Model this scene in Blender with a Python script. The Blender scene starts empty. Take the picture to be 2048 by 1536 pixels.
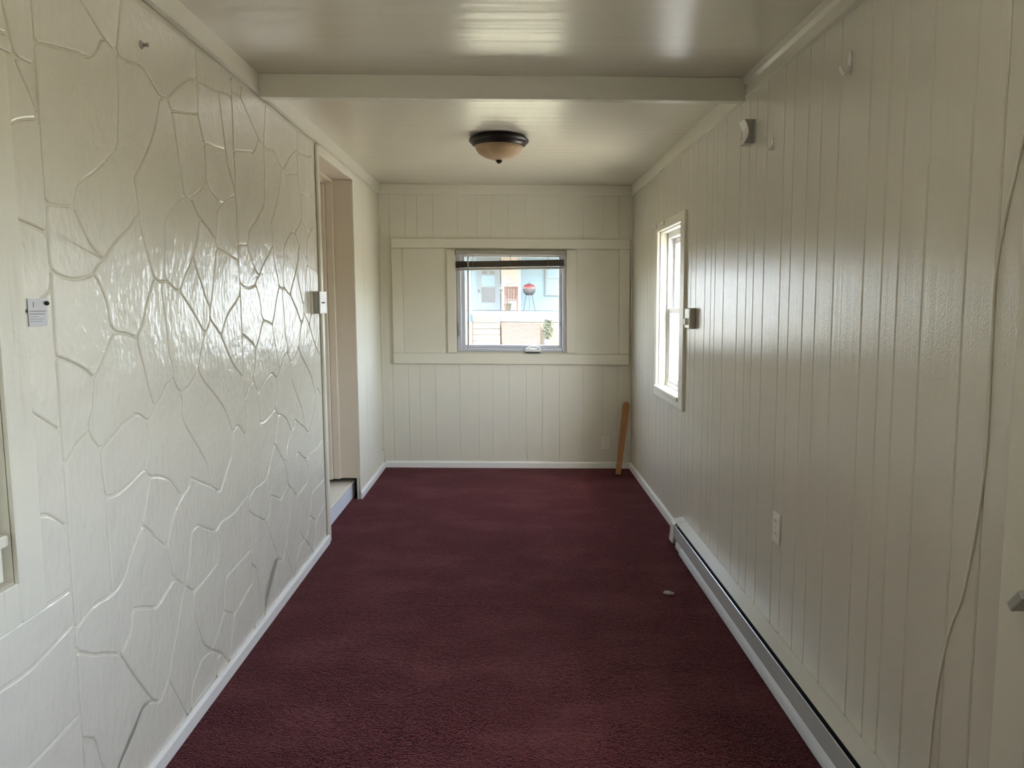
import bpy, bmesh, math, random
from mathutils import Vector, Matrix
from mathutils import noise as mnoise

scene = bpy.context.scene
COL = scene.collection
random.seed(7)

# ------------------------------------------------------------------ camera, sky, sun, exposure
H = 1.37                                     # eye height
cam_d = bpy.data.cameras.new('camera'); cam = bpy.data.objects.new('camera', cam_d); COL.objects.link(cam)
cam.location = (0, 0, H)
cam.rotation_euler = (math.pi / 2 - 0.107, 0, -0.005)
cam_d.sensor_fit = 'HORIZONTAL'; cam_d.sensor_width = 36.0; cam_d.lens = 36.0 * 1540.0 / 2048.0
cam_d.clip_start = 0.05; cam_d.clip_end = 400
scene.camera = cam

world = bpy.data.worlds.new('world'); scene.world = world; world.use_nodes = True
wn = world.node_tree.nodes; wl = world.node_tree.links
bg = wn['Background']; sky = wn.new('ShaderNodeTexSky')
sky.sky_type = 'NISHITA'; sky.sun_disc = False
sky.sun_elevation = math.radians(53); sky.sun_rotation = math.radians(186)
sky.altitude = 200; sky.air_density = 1.0; sky.dust_density = 4.0; sky.ozone_density = 1.0
hs = wn.new('ShaderNodeHueSaturation'); hs.inputs['Saturation'].default_value = 0.62
wl.new(sky.outputs['Color'], hs.inputs['Color']); wl.new(hs.outputs['Color'], bg.inputs['Color']); bg.inputs['Strength'].default_value = 1.0

sun_d = bpy.data.lights.new('sun', 'SUN'); sun_d.energy = 5.5; sun_d.angle = math.radians(0.6); sun_d.color = (1.0, 0.94, 0.84)
sun = bpy.data.objects.new('sun', sun_d); COL.objects.link(sun); sun.location = (-2, -8, 12)
sun.rotation_euler = Vector((0.06, 0.60, -0.80)).to_track_quat('-Z', 'Y').to_euler()

scene.view_settings.view_transform = 'Standard'; scene.view_settings.look = 'None'
scene.view_settings.gamma = 1.0; scene.view_settings.use_curve_mapping = False
scene.view_settings.exposure = 2.50
try:
    scene.cycles.use_denoising = True; scene.cycles.use_light_tree = False
    scene.cycles.max_bounces = 6; scene.cycles.diffuse_bounces = 5; scene.cycles.glossy_bounces = 2
    scene.cycles.transparent_max_bounces = 8; scene.cycles.sample_clamp_indirect = 6.0; scene.cycles.use_adaptive_sampling = True; scene.cycles.adaptive_threshold = 0.1
    scene.cycles.caustics_reflective = False; scene.cycles.caustics_refractive = False
except Exception:
    pass

# ------------------------------------------------------------------ room measures
XL, XR, ZC, YB, YF = -1.0316, 1.0013, 2.2918, 6.263, -1.7
SAG = 0.0066                                 # the old room has settled out of square
def sag(p):
    x, y, z = p
    return Vector((x - SAG * (z - H), y, z - SAG * x))

# ------------------------------------------------------------------ materials
def mat(name, col, rough=0.5, spec=0.5, metal=0.0, bump=None, var=None, coat=0.0, sheen=0.0, aniso=0.0):
    """bump: list of (scale xyz, strength, distance, detail); var: (scale xyz, amount, second colour, lo, hi)"""
    m = bpy.data.materials.new(name); m.use_nodes = True
    nt = m.node_tree; N = nt.nodes; Lk = nt.links; b = N['Principled BSDF']
    b.inputs['Base Color'].default_value = (*col, 1); b.inputs['Roughness'].default_value = rough
    b.inputs['Specular IOR Level'].default_value = spec; b.inputs['Metallic'].default_value = metal
    if coat: b.inputs['Coat Weight'].default_value = 1.0; b.inputs['Coat Roughness'].default_value = rough * 0.6; b.inputs['Coat IOR'].default_value = coat
    if sheen:
        b.inputs['Sheen Weight'].default_value = sheen; b.inputs['Sheen Roughness'].default_value = 0.26; b.inputs['Sheen Tint'].default_value = (1.0, 0.52, 0.54, 1)
    if aniso:                                   # brushed-on paint: strokes run up and down, gloss spreads sideways
        b.inputs['Anisotropic'].default_value = aniso; cv = N.new('ShaderNodeCombineXYZ'); cv.inputs['Y'].default_value = 1.0
        Lk.new(cv.outputs['Vector'], b.inputs['Tangent'])
    geo = N.new('ShaderNodeNewGeometry')
    def noise_at(sc, detail=2.0, rough_=0.5):
        mp = N.new('ShaderNodeMapping'); mp.inputs['Scale'].default_value = sc
        Lk.new(geo.outputs['Position'], mp.inputs['Vector'])
        t = N.new('ShaderNodeTexNoise'); t.inputs['Scale'].default_value = 1.0
        t.inputs['Detail'].default_value = detail; t.inputs['Roughness'].default_value = rough_
        Lk.new(mp.outputs['Vector'], t.inputs['Vector']); return t
    prev = None
    for sc, st, dist, det in (bump or []):
        t = noise_at(sc, min(det, 1.5)); bn = N.new('ShaderNodeBump')
        bn.inputs['Strength'].default_value = st; bn.inputs['Distance'].default_value = dist
        Lk.new(t.outputs['Fac'], bn.inputs['Height'])
        if prev: Lk.new(prev.outputs['Normal'], bn.inputs['Normal'])
        prev = bn
    if prev: Lk.new(prev.outputs['Normal'], b.inputs['Normal']); Lk.new(prev.outputs['Normal'], b.inputs['Coat Normal'])
    src = None
    for sc, amt, c2, lo, hi in (var or []):
        t = noise_at(sc, 2.0, 0.6); rp = N.new('ShaderNodeMapRange')
        rp.inputs['From Min'].default_value = lo; rp.inputs['From Max'].default_value = hi
        rp.inputs['To Max'].default_value = amt
        Lk.new(t.outputs['Fac'], rp.inputs['Value'])
        mx = N.new('ShaderNodeMix'); mx.data_type = 'RGBA'
        Lk.new(rp.outputs['Result'], mx.inputs['Factor'])
        if src is None: mx.inputs['A'].default_value = (*col, 1)
        else: Lk.new(src, mx.inputs['A'])
        mx.inputs['B'].default_value = (*c2, 1); src = mx.outputs['Result']
    if src is not None: Lk.new(src, b.inputs['Base Color'])
    return m

CREAM = (0.74, 0.70, 0.59)
M = {}
M['paint'] = mat('cream_gloss_paint', CREAM, 0.32, bump=[((90, 90, 90), 0.25, 0.002, 2)])
M['trim'] = mat('cream_trim_paint', (0.76, 0.725, 0.61), 0.34, bump=[((70, 70, 70), 0.3, 0.002, 2)])
M['plank'] = mat('cream_plank_paint', CREAM, 0.225, 1.0, aniso=0.92,
                 bump=[((3, 40, 0.6), 0.12, 0.010, 2), ((170, 240, 150), 0.55, 0.0014, 2)])
M['plank_back'] = mat('cream_back_panel_paint', (0.74, 0.705, 0.59), 0.42, bump=[((60, 60, 2), 0.12, 0.004, 2), ((140, 140, 140), 0.2, 0.001, 2)])
M['stone'] = mat('cream_stone_paint', CREAM, 0.22,
                 bump=[((7, 7, 7), 0.22, 0.03, 2), ((40, 46, 28), 0.48, 0.006, 2), ((130, 130, 110), 0.35, 0.0016, 2)])
M['joint'] = mat('cream_joint_paint', (0.66, 0.62, 0.50), 0.4, bump=[((50, 50, 50), 0.4, 0.003, 2)])
M['ceiling'] = mat('cream_ceiling_paint', (0.70, 0.655, 0.535), 0.25, 0.55,
                   bump=[((1.2, 16, 4), 0.10, 0.02, 2), ((60, 60, 60), 0.06, 0.002, 2)])
M['casing'] = mat('worn_casing_paint', (0.74, 0.70, 0.58), 0.4,
                  bump=[((30, 30, 4), 0.7, 0.006, 3), ((12, 40, 60), 0.35, 0.004, 2)],
                  var=[((14, 40, 2.0), 0.55, (0.45, 0.30, 0.16), 0.58, 0.70)])
M['reveal'] = mat('door_reveal_paint', (0.72, 0.64, 0.53), 0.4, bump=[((80, 80, 20), 0.2, 0.002, 2)])
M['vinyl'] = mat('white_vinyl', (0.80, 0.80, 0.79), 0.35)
M['vinyl_shaded'] = mat('shaded_grey_vinyl', (0.52, 0.52, 0.54), 0.45)  # white vinyl with its shade put into the colour
M['base'] = mat('white_baseboard_paint', (0.86, 0.85, 0.80), 0.35)
M['white'] = mat('white_plastic', (0.80, 0.79, 0.74), 0.35)
M['plate'] = mat('ivory_plastic', (0.82, 0.79, 0.71), 0.4)
M['grey'] = mat('grey_plastic', (0.42, 0.40, 0.36), 0.4)
M['dark'] = mat('dark_hole', (0.015, 0.014, 0.012), 0.6)
M['heater'] = mat('heater_enamel', (0.66, 0.65, 0.60), 0.28, bump=[((40, 3, 40), 0.08, 0.004, 2)])
M['heater_front'] = mat('heater_front_enamel', (0.50, 0.50, 0.50), 0.25)
M['lip'] = mat('heater_lip_reflection', (0.74, 0.77, 0.82), 0.22)  # paler and bluer: the window's reflection is put into the colour
M['bronze'] = mat('oil_rubbed_bronze', (0.020, 0.013, 0.012), 0.32, metal=0.35)
M['bowl'] = mat('amber_frosted_glass', (0.46, 0.32, 0.18), 0.55, 0.3, var=[((9, 9, 9), 0.5, (0.62, 0.50, 0.34), 0.4, 0.65)])
M['wood'] = mat('bare_pine', (0.42, 0.19, 0.065), 0.55, bump=[((60, 60, 5), 0.3, 0.002, 3)], var=[((70, 70, 4), 0.5, (0.30, 0.12, 0.04), 0.45, 0.6)])
M['carpet'] = mat('burgundy_carpet', (0.121, 0.023, 0.025), 0.95, 0.05, sheen=0.22,
                  bump=[((160, 160, 160), 1.0, 0.012, 3), ((34, 46, 34), 0.35, 0.012, 2)],
                  var=[((150, 175, 150), 0.92, (0.018, 0.003, 0.004), 0.46, 0.56),
                       ((2.2, 3.4, 1), 0.55, (0.17, 0.052, 0.055), 0.45, 0.70),
                       ((50, 64, 1), 0.65, (0.045, 0.010, 0.012), 0.48, 0.62),
                       ((9, 16, 1), 0.45, (0.075, 0.018, 0.021), 0.50, 0.72)])
M['lint'] = mat('grey_lint', (0.36, 0.31, 0.30), 0.9)
M['slat'] = mat('taupe_blind_slat', (0.13, 0.10, 0.075), 0.5)
M['rail'] = mat('cream_blind_rail', (0.40, 0.37, 0.32), 0.45)
M['cord'] = mat('pale_cord', (0.36, 0.34, 0.32), 0.5)
M['cable'] = mat('painted_cable', (0.76, 0.72, 0.61), 0.35)
M['card'] = mat('white_card', (0.66, 0.65, 0.66), 0.5)
M['ink'] = mat('grey_ink', (0.30, 0.30, 0.31), 0.6)
M['red'] = mat('red_mark', (0.35, 0.12, 0.10), 0.5)
M['step'] = mat('step_paint', (0.76, 0.73, 0.64), 0.35)
M['riser'] = mat('riser_paint', (0.74, 0.76, 0.82), 0.35)

def glass_mat():
    m = bpy.data.materials.new('window_glass'); m.use_nodes = True; nt = m.node_tree; N = nt.nodes
    N.remove(N['Principled BSDF']); out = N['Material Output']
    tr = N.new('ShaderNodeBsdfTransparent'); tr.inputs['Color'].default_value = (0.97, 0.98, 0.98, 1)
    gl = N.new('ShaderNodeBsdfGlossy'); gl.inputs['Roughness'].default_value = 0.02
    fr = N.new('ShaderNodeFresnel'); fr.inputs['IOR'].default_value = 1.35
    mx = N.new('ShaderNodeMixShader')
    ge = N.new('ShaderNodeNewGeometry'); iv = N.new('ShaderNodeMath'); iv.operation = 'SUBTRACT'; iv.inputs[0].default_value = 1.0
    nt.links.new(ge.outputs['Backfacing'], iv.inputs[1]); mu = N.new('ShaderNodeMath'); mu.operation = 'MULTIPLY'
    nt.links.new(fr.outputs['Fac'], mu.inputs[0]); nt.links.new(iv.outputs['Value'], mu.inputs[1])
    nt.links.new(mu.outputs['Value'], mx.inputs['Fac']); nt.links.new(tr.outputs['BSDF'], mx.inputs[1])
    nt.links.new(gl.outputs['BSDF'], mx.inputs[2]); nt.links.new(mx.outputs['Shader'], out.inputs['Surface'])
    return m
M['glass'] = glass_mat()
# outdoors
M['lawn'] = mat('dry_lawn', (0.13, 0.125, 0.082), 0.9, 0.1, var=[((0.6, 0.6, 1), 0.7, (0.165, 0.155, 0.11), 0.4, 0.65), ((6, 6, 1), 0.5, (0.095, 0.10, 0.06), 0.5, 0.7)])
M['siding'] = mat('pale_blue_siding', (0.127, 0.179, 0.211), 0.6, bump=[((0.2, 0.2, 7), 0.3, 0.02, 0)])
M['tan'] = mat('tan_siding', (0.288, 0.231, 0.194), 0.6)
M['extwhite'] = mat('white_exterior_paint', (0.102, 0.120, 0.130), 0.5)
M['extglass'] = mat('grey_door_glass', (0.014, 0.021, 0.028), 0.3)
M['roof'] = mat('grey_shingles', (0.16, 0.15, 0.15), 0.9)
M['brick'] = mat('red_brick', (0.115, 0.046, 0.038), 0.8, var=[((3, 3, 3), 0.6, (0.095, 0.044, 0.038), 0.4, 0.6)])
M['mortar'] = mat('pale_mortar', (0.160, 0.136, 0.112), 0.9)
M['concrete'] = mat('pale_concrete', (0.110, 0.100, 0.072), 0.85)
M['bounce_ground'] = mat('pale_bounce_ground', (0.38, 0.36, 0.32), 0.85)
M['glare_siding'] = mat('pale_glare_siding', (0.23, 0.26, 0.285), 0.6)  # house wings made paler to strengthen the glare on the indoor walls
M['grillred'] = mat('red_enamel', (0.165, 0.045, 0.045), 0.35)
M['steel'] = mat('dull_steel', (0.05, 0.05, 0.055), 0.45)
M['chairwood'] = mat('weathered_wood', (0.105, 0.056, 0.042), 0.7)
M['leaf'] = mat('dusty_leaf', (0.034, 0.042, 0.021), 0.7)
M['petal'] = mat('white_petal', (0.40, 0.42, 0.44), 0.7)
M['blue'] = mat('blue_paint', (0.013, 0.049, 0.130), 0.5)
M['pinkish'] = mat('faded_red_paint', (0.135, 0.075, 0.063), 0.5)

# ------------------------------------------------------------------ mesh helpers
class MB:
    """collects shapes in room coordinates, then links them as one mesh object"""
    def __init__(s): s.bm = bmesh.new()
    def box(s, x0, x1, y0, y1, z0, z1, bev=0.0, seg=1):
        vs = [s.bm.verts.new(p) for p in ((x0, y0, z0), (x1, y0, z0), (x1, y1, z0), (x0, y1, z0), (x0, y0, z1), (x1, y0, z1), (x1, y1, z1), (x0, y1, z1))]
        fs = [s.bm.faces.new([vs[i] for i in q]) for q in ((3, 2, 1, 0), (4, 5, 6, 7), (0, 1, 5, 4), (1, 2, 6, 5), (2, 3, 7, 6), (3, 0, 4, 7))]
        if bev > 0:
            es = list({e for f in fs for e in f.edges})
            bmesh.ops.bevel(s.bm, geom=es, offset=bev, segments=seg, affect='EDGES', profile=0.6)
        return s
    def prism(s, poly, axis, a, b):
        """poly of 2-D points extruded along axis from a to b; x: (y,z), y: (x,z), z: (x,y)"""
        def P(u, v, w): return {'x': (w, u, v), 'y': (u, w, v), 'z': (u, v, w)}[axis]
        A = [s.bm.verts.new(P(u, v, a)) for u, v in poly]; B = [s.bm.verts.new(P(u, v, b)) for u, v in poly]
        n = len(poly)
        s.bm.faces.new(A); s.bm.faces.new(B[::-1])
        for i in range(n): s.bm.faces.new((A[i], B[i], B[(i + 1) % n], A[(i + 1) % n]))
        return s
    def tube(s, pts, r, n=8, cap=True):
        pts = [Vector(p) for p in pts]; rings = []
        up = None
        for i, p in enumerate(pts):
            t = (pts[min(i + 1, len(pts) - 1)] - pts[max(i - 1, 0)]).normalized()
            if up is None: up = t.orthogonal().normalized()
            u = (up - t * up.dot(t)).normalized(); up = u; v = t.cross(u)
            rr = r[i] if isinstance(r, (list, tuple)) else r
            rings.append([s.bm.verts.new(p + (u * math.cos(2 * math.pi * k / n) + v * math.sin(2 * math.pi * k / n)) * rr) for k in range(n)])
        for a, b in zip(rings, rings[1:]):
            for k in range(n): s.bm.faces.new((a[k], a[(k + 1) % n], b[(k + 1) % n], b[k]))
        if cap: s.bm.faces.new(rings[0][::-1]); s.bm.faces.new(rings[-1])
        return s
    def lathe(s, prof, c, n=40):
        """profile of (radius, height) round the vertical axis through c"""
        rings = []
        for r, h in prof:
            if r < 1e-6: rings.append([s.bm.verts.new((c[0], c[1], c[2] + h))])
            else: rings.append([s.bm.verts.new((c[0] + r * math.cos(2 * math.pi * k / n), c[1] + r * math.sin(2 * math.pi * k / n), c[2] + h)) for k in range(n)])
        for a, b in zip(rings, rings[1:]):
            for k in range(n):
                k2 = (k + 1) % n
                if len(a) == 1: s.bm.faces.new((a[0], b[k], b[k2]))
                elif len(b) == 1: s.bm.faces.new((a[k], b[0], a[k2]))
                else: s.bm.faces.new((a[k], b[k], b[k2], a[k2]))
        return s
    def xform(s, m):
        bmesh.ops.transform(s.bm, matrix=m, verts=s.bm.verts); return s
    def build(s, name, material, parent=None, origin=None, smooth=False):
        bm = s.bm
        for v in bm.verts: v.co = sag(v.co)
        bmesh.ops.recalc_face_normals(bm, faces=bm.faces)
        xs = [v.co.x for v in bm.verts]; ys = [v.co.y for v in bm.verts]; zs = [v.co.z for v in bm.verts]
        o = Vector(((min(xs) + max(xs)) / 2, (min(ys) + max(ys)) / 2, min(zs))) if origin is None else sag(origin)
        for v in bm.verts: v.co -= o
        me = bpy.data.meshes.new(name); bm.to_mesh(me); bm.free(); me.materials.append(material)
        if smooth:
            for p in me.polygons: p.use_smooth = True
            try: me.set_sharp_from_angle(angle=math.radians(38))
            except Exception: pass
        ob = bpy.data.objects.new(name, me); COL.objects.link(ob)
        if parent is not None:
            ob.parent = parent; ob.location = o - wpos(parent)
        else: ob.location = o
        WP[ob.name] = o.copy()
        return ob
WP = {}
def wpos(ob): return WP[ob.name]
def empty(name, loc, parent=None):
    o = bpy.data.objects.new(name, None); COL.objects.link(o); o.empty_display_size = 0.05
    l = sag(loc); o.location = l if parent is None else l - wpos(parent); o.parent = parent; WP[o.name] = l; return o
def tag(o, label=None, cat=None, group=None, kind=None):
    if label: o['label'] = label
    if cat: o['category'] = cat
    if group: o['group'] = group
    if kind: o['kind'] = kind
    return o
def struct(o, label=None): return tag(o, label=label, kind='structure')
def B(x0, x1, y0, y1, z0, z1, bev=0.0, seg=1): return MB().box(x0, x1, y0, y1, z0, z1, bev, seg)
PANEL = [
  [(0.759,1.698),(0.746,1.745),(0.731,1.802),(0.716,1.864),(0.702,1.921),(0.69,1.945),(0.67,1.977),(0.621,1.969),(0.576,1.871),(0.542,1.823),(0.502,1.776),(0.427,1.7),(0.429,1.687),(0.438,1.665),(0.444,1.6),(0.446,1.589),(0.46,1.536),(0.49,1.474),(0.513,1.431),(0.544,1.421),(0.567,1.422),(0.598,1.423),(0.586,1.439),(0.582,1.464),(0.602,1.543),(0.605,1.593),(0.618,1.613),(0.672,1.652)],
  [(0.731,1.802),(0.746,1.745),(0.759,1.698),(0.802,1.694),(0.893,1.734),(0.931,1.761),(0.946,1.777),(0.948,1.826),(0.943,1.896),(0.912,1.956),(0.899,1.985),(0.69,1.945),(0.702,1.921),(0.716,1.864)],
  [(1.017,1.548),(1.007,1.575),(0.956,1.607),(0.881,1.639),(0.861,1.613),(0.842,1.561),(0.803,1.513),(0.805,1.497),(0.829,1.46),(0.866,1.416),(0.891,1.373),(0.926,1.34),(0.952,1.399),(0.978,1.459),(1.002,1.535)],
  [(1.024,1.634),(1.007,1.575),(1.017,1.548),(1.051,1.547),(1.129,1.534),(1.232,1.516),(1.232,1.765),(1.161,1.746),(1.081,1.709),(1.039,1.683)],
  [(0.956,1.607),(1.007,1.575),(1.024,1.634),(1.039,1.683),(1.081,1.709),(0.991,1.744),(0.946,1.777),(0.931,1.761),(0.893,1.734),(0.802,1.694),(0.829,1.685),(0.846,1.661),(0.881,1.639)],
  [(0,1.581),(0.062,1.583),(0.112,1.587),(0.136,1.639),(0.155,1.653),(0.218,1.685),(0.297,1.736),(0.342,1.769),(0.363,1.896),(0.368,2.02),(0.299,2.037),(0.261,1.982),(0.219,1.961),(0.187,1.961),(0,1.928)],
  [(0.112,1.587),(0.062,1.583),(0,1.581),(0,1.438),(0.039,1.42),(0.091,1.414),(0.152,1.422),(0.182,1.43),(0.209,1.458),(0.24,1.47),(0.212,1.479),(0.175,1.505),(0.136,1.554)],
  [(1.232,1.516),(1.129,1.534),(1.051,1.547),(1.017,1.548),(1.002,1.535),(0.978,1.459),(0.952,1.399),(0.926,1.34),(0.917,1.304),(0.968,1.273),(1.017,1.239),(1.04,1.272),(1.091,1.319),(1.169,1.355),(1.232,1.391)],
  [(0.993,1.906),(0.943,1.896),(0.948,1.826),(0.946,1.777),(0.991,1.744),(1.081,1.709),(1.161,1.746),(1.232,1.765),(1.192,1.827),(1.165,1.859),(1.147,1.913),(1.034,1.904)],
  [(0.912,1.956),(0.943,1.896),(0.993,1.906),(1.034,1.904),(1.147,1.913),(1.13,1.976),(1.114,2.043),(1.098,2.108),(1.04,2.1),(0.904,2.093),(0.902,2.007),(0.899,1.985)],
  [(0.91,1.284),(0.917,1.304),(0.926,1.34),(0.891,1.373),(0.866,1.416),(0.829,1.46),(0.805,1.497),(0.803,1.513),(0.771,1.479),(0.732,1.445),(0.684,1.395),(0.74,1.356),(0.799,1.315),(0.867,1.253)],
  [(0.968,1.273),(0.917,1.304),(0.91,1.284),(0.867,1.253),(0.825,1.192),(0.797,1.136),(0.842,1.093),(0.904,1.055),(0.969,1.013),(1.013,0.98),(1.057,0.929),(1.092,0.873),(1.127,0.896),(1.164,0.888),(1.232,0.835),(1.232,1.065),(1.139,1.117),(1.101,1.15),(1.06,1.19),(1.017,1.239)],
  [(0.288,1.039),(0.348,1.053),(0.38,1.048),(0.422,1.022),(0.452,1.039),(0.473,1.059),(0.457,1.079),(0.437,1.123),(0.422,1.174),(0.405,1.208),(0.392,1.242),(0.391,1.263),(0.341,1.273),(0.27,1.283),(0.245,1.266),(0.224,1.239),(0.196,1.209),(0.156,1.172),(0.144,1.132),(0.138,1.098),(0.116,1.067),(0.117,1.043),(0.137,1.017),(0.162,0.991),(0.233,1.017)],
  [(0.38,1.048),(0.348,1.053),(0.288,1.039),(0.233,1.017),(0.162,0.991),(0.163,0.938),(0.172,0.866),(0.221,0.858),(0.292,0.869),(0.342,0.883),(0.388,0.894),(0.413,0.926),(0.426,0.985),(0.422,1.022)],
  [(0.136,1.554),(0.175,1.505),(0.212,1.479),(0.24,1.47),(0.268,1.495),(0.293,1.515),(0.339,1.542),(0.379,1.562),(0.433,1.603),(0.444,1.6),(0.438,1.665),(0.429,1.687),(0.427,1.7),(0.502,1.776),(0.542,1.823),(0.576,1.871),(0.621,1.969),(0.511,2.026),(0.409,2.012),(0.368,2.02),(0.363,1.896),(0.342,1.769),(0.297,1.736),(0.218,1.685),(0.155,1.653),(0.136,1.639),(0.112,1.587)],
  [(0.426,0.985),(0.413,0.926),(0.388,0.894),(0.417,0.862),(0.477,0.85),(0.541,0.826),(0.593,0.779),(0.619,0.752),(0.674,0.766),(0.69,0.796),(0.862,0.725),(0.83,0.821),(0.732,0.915),(0.673,0.973),(0.657,0.998),(0.664,1.052),(0.648,1.077),(0.606,1.124),(0.546,1.116),(0.519,1.083),(0.473,1.059),(0.452,1.039),(0.422,1.022)],
  [(0.945,0.045),(0.988,0.143),(1.016,0.2),(0.921,0.252),(0.852,0.2),(0.807,0.178),(0.792,0.165),(0.874,0.116)],
  [(1.016,0.2),(0.988,0.143),(0.945,0.045),(1.232,0.045),(1.232,0.246),(1.077,0.211)],
  [(1.232,1.391),(1.169,1.355),(1.091,1.319),(1.04,1.272),(1.017,1.239),(1.06,1.19),(1.101,1.15),(1.139,1.117),(1.232,1.065)],
  [(0.268,0.33),(0.193,0.436),(0.14,0.463),(0.065,0.496),(0,0.534),(0,0.319),(0.009,0.311),(0.054,0.28),(0.071,0.215),(0.13,0.045),(0.145,0.148),(0.24,0.193),(0.295,0.235),(0.354,0.219)],
  [(0.225,0.45),(0.193,0.436),(0.268,0.33),(0.354,0.219),(0.396,0.192),(0.431,0.212),(0.465,0.237),(0.497,0.299),(0.527,0.335),(0.549,0.371),(0.573,0.411),(0.596,0.452),(0.613,0.465),(0.535,0.516),(0.487,0.499),(0.438,0.484),(0.408,0.474),(0.34,0.505),(0.267,0.528),(0.254,0.467)],
  [(0.14,0.463),(0.193,0.436),(0.225,0.45),(0.254,0.467),(0.267,0.528),(0.34,0.505),(0.408,0.474),(0.438,0.484),(0.487,0.499),(0.535,0.516),(0.521,0.576),(0.499,0.626),(0.438,0.67),(0.396,0.711),(0.354,0.738),(0.314,0.703),(0.286,0.68),(0.241,0.629),(0.212,0.615),(0.17,0.607),(0.093,0.615),(0.032,0.6),(0,0.588),(0,0.534),(0.065,0.496)],
  [(0.921,0.252),(0.928,0.312),(0.95,0.364),(1.007,0.372),(1.104,0.375),(1.232,0.381),(1.232,0.608),(1.07,0.578),(1.012,0.577),(0.933,0.583),(0.898,0.568),(0.869,0.562),(0.895,0.505),(0.888,0.449),(0.826,0.438),(0.772,0.432),(0.671,0.422),(0.669,0.343),(0.728,0.215),(0.792,0.165),(0.807,0.178),(0.852,0.2)],
  [(0.95,0.364),(0.928,0.312),(0.921,0.252),(1.016,0.2),(1.077,0.211),(1.232,0.246),(1.232,0.381),(1.104,0.375),(1.007,0.372)],
  [(0.622,0.125),(0.674,0.155),(0.71,0.174),(0.792,0.165),(0.728,0.215),(0.669,0.343),(0.671,0.422),(0.613,0.465),(0.596,0.452),(0.573,0.411),(0.549,0.371),(0.527,0.335),(0.497,0.299),(0.465,0.237),(0.467,0.221),(0.578,0.045),(0.603,0.045)],
  [(0.71,0.174),(0.674,0.155),(0.622,0.125),(0.603,0.045),(0.82,0.045),(0.836,0.112),(0.874,0.116),(0.792,0.165)],
  [(0.69,0.796),(0.674,0.766),(0.619,0.752),(0.567,0.719),(0.543,0.698),(0.499,0.626),(0.521,0.576),(0.535,0.516),(0.613,0.465),(0.647,0.519),(0.663,0.58),(0.68,0.623),(0.733,0.628),(0.781,0.601),(0.869,0.562),(0.898,0.568),(0.933,0.583),(1.012,0.577),(1.07,0.578),(1.232,0.608),(1.232,0.835),(1.164,0.888),(1.127,0.896),(1.092,0.873),(1.074,0.821),(1.049,0.781),(0.981,0.725),(0.937,0.685),(0.862,0.725)],
  [(0.567,1.422),(0.544,1.421),(0.513,1.431),(0.472,1.381),(0.449,1.346),(0.433,1.315),(0.391,1.263),(0.392,1.242),(0.405,1.208),(0.422,1.174),(0.437,1.123),(0.457,1.079),(0.473,1.059),(0.519,1.083),(0.546,1.116),(0.606,1.124),(0.608,1.162),(0.585,1.204),(0.577,1.254),(0.573,1.306),(0.562,1.357),(0.555,1.404)],
  [(0.648,1.077),(0.664,1.052),(0.657,0.998),(0.673,0.973),(0.732,0.915),(0.83,0.821),(0.862,0.725),(0.937,0.685),(0.981,0.725),(1.049,0.781),(1.074,0.821),(1.092,0.873),(1.057,0.929),(1.013,0.98),(0.969,1.013),(0.904,1.055),(0.842,1.093),(0.797,1.136),(0.706,1.086)],
  [(0.163,0.938),(0.162,0.991),(0.137,1.017),(0.117,1.043),(0.083,1.037),(0.051,1.023),(0.032,1.003),(0,0.988),(0,0.588),(0.032,0.6),(0.093,0.615),(0.17,0.607),(0.174,0.699),(0.172,0.792),(0.172,0.866)],
  [(0.116,1.067),(0.138,1.098),(0.144,1.132),(0.156,1.172),(0.12,1.195),(0.094,1.206),(0.068,1.216),(0.034,1.228),(0,1.237),(0,0.988),(0.032,1.003),(0.051,1.023),(0.083,1.037),(0.117,1.043)],
  [(0.433,1.603),(0.379,1.562),(0.339,1.542),(0.293,1.515),(0.268,1.495),(0.24,1.47),(0.209,1.458),(0.182,1.43),(0.202,1.415),(0.233,1.37),(0.242,1.342),(0.243,1.31),(0.27,1.283),(0.341,1.273),(0.391,1.263),(0.433,1.315),(0.449,1.346),(0.472,1.381),(0.513,1.431),(0.49,1.474),(0.46,1.536),(0.446,1.589),(0.444,1.6)],
  [(0.418,2.2),(0.368,2.02),(0.409,2.012),(0.511,2.026),(0.621,1.969),(0.67,1.977),(0.764,2.042),(0.846,2.085),(0.904,2.093),(0.904,2.2)],
  [(0.299,2.037),(0.368,2.02),(0.418,2.2),(0.12,2.2),(0.1,2.15)],
  [(0.861,1.613),(0.881,1.639),(0.846,1.661),(0.829,1.685),(0.802,1.694),(0.759,1.698),(0.672,1.652),(0.618,1.613),(0.605,1.593),(0.602,1.543),(0.582,1.464),(0.586,1.439),(0.598,1.423),(0.662,1.397),(0.684,1.395),(0.732,1.445),(0.771,1.479),(0.803,1.513),(0.842,1.561)],
  [(0.619,0.752),(0.593,0.779),(0.541,0.826),(0.477,0.85),(0.417,0.862),(0.405,0.839),(0.379,0.777),(0.354,0.738),(0.396,0.711),(0.438,0.67),(0.499,0.626),(0.543,0.698),(0.567,0.719)],
  [(0.895,0.505),(0.869,0.562),(0.781,0.601),(0.733,0.628),(0.68,0.623),(0.663,0.58),(0.647,0.519),(0.613,0.465),(0.671,0.422),(0.772,0.432),(0.826,0.438),(0.888,0.449)],
  [(1.114,2.043),(1.13,1.976),(1.147,1.913),(1.165,1.859),(1.192,1.827),(1.232,1.765),(1.232,2.119),(1.199,2.128),(1.098,2.108)],
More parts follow.
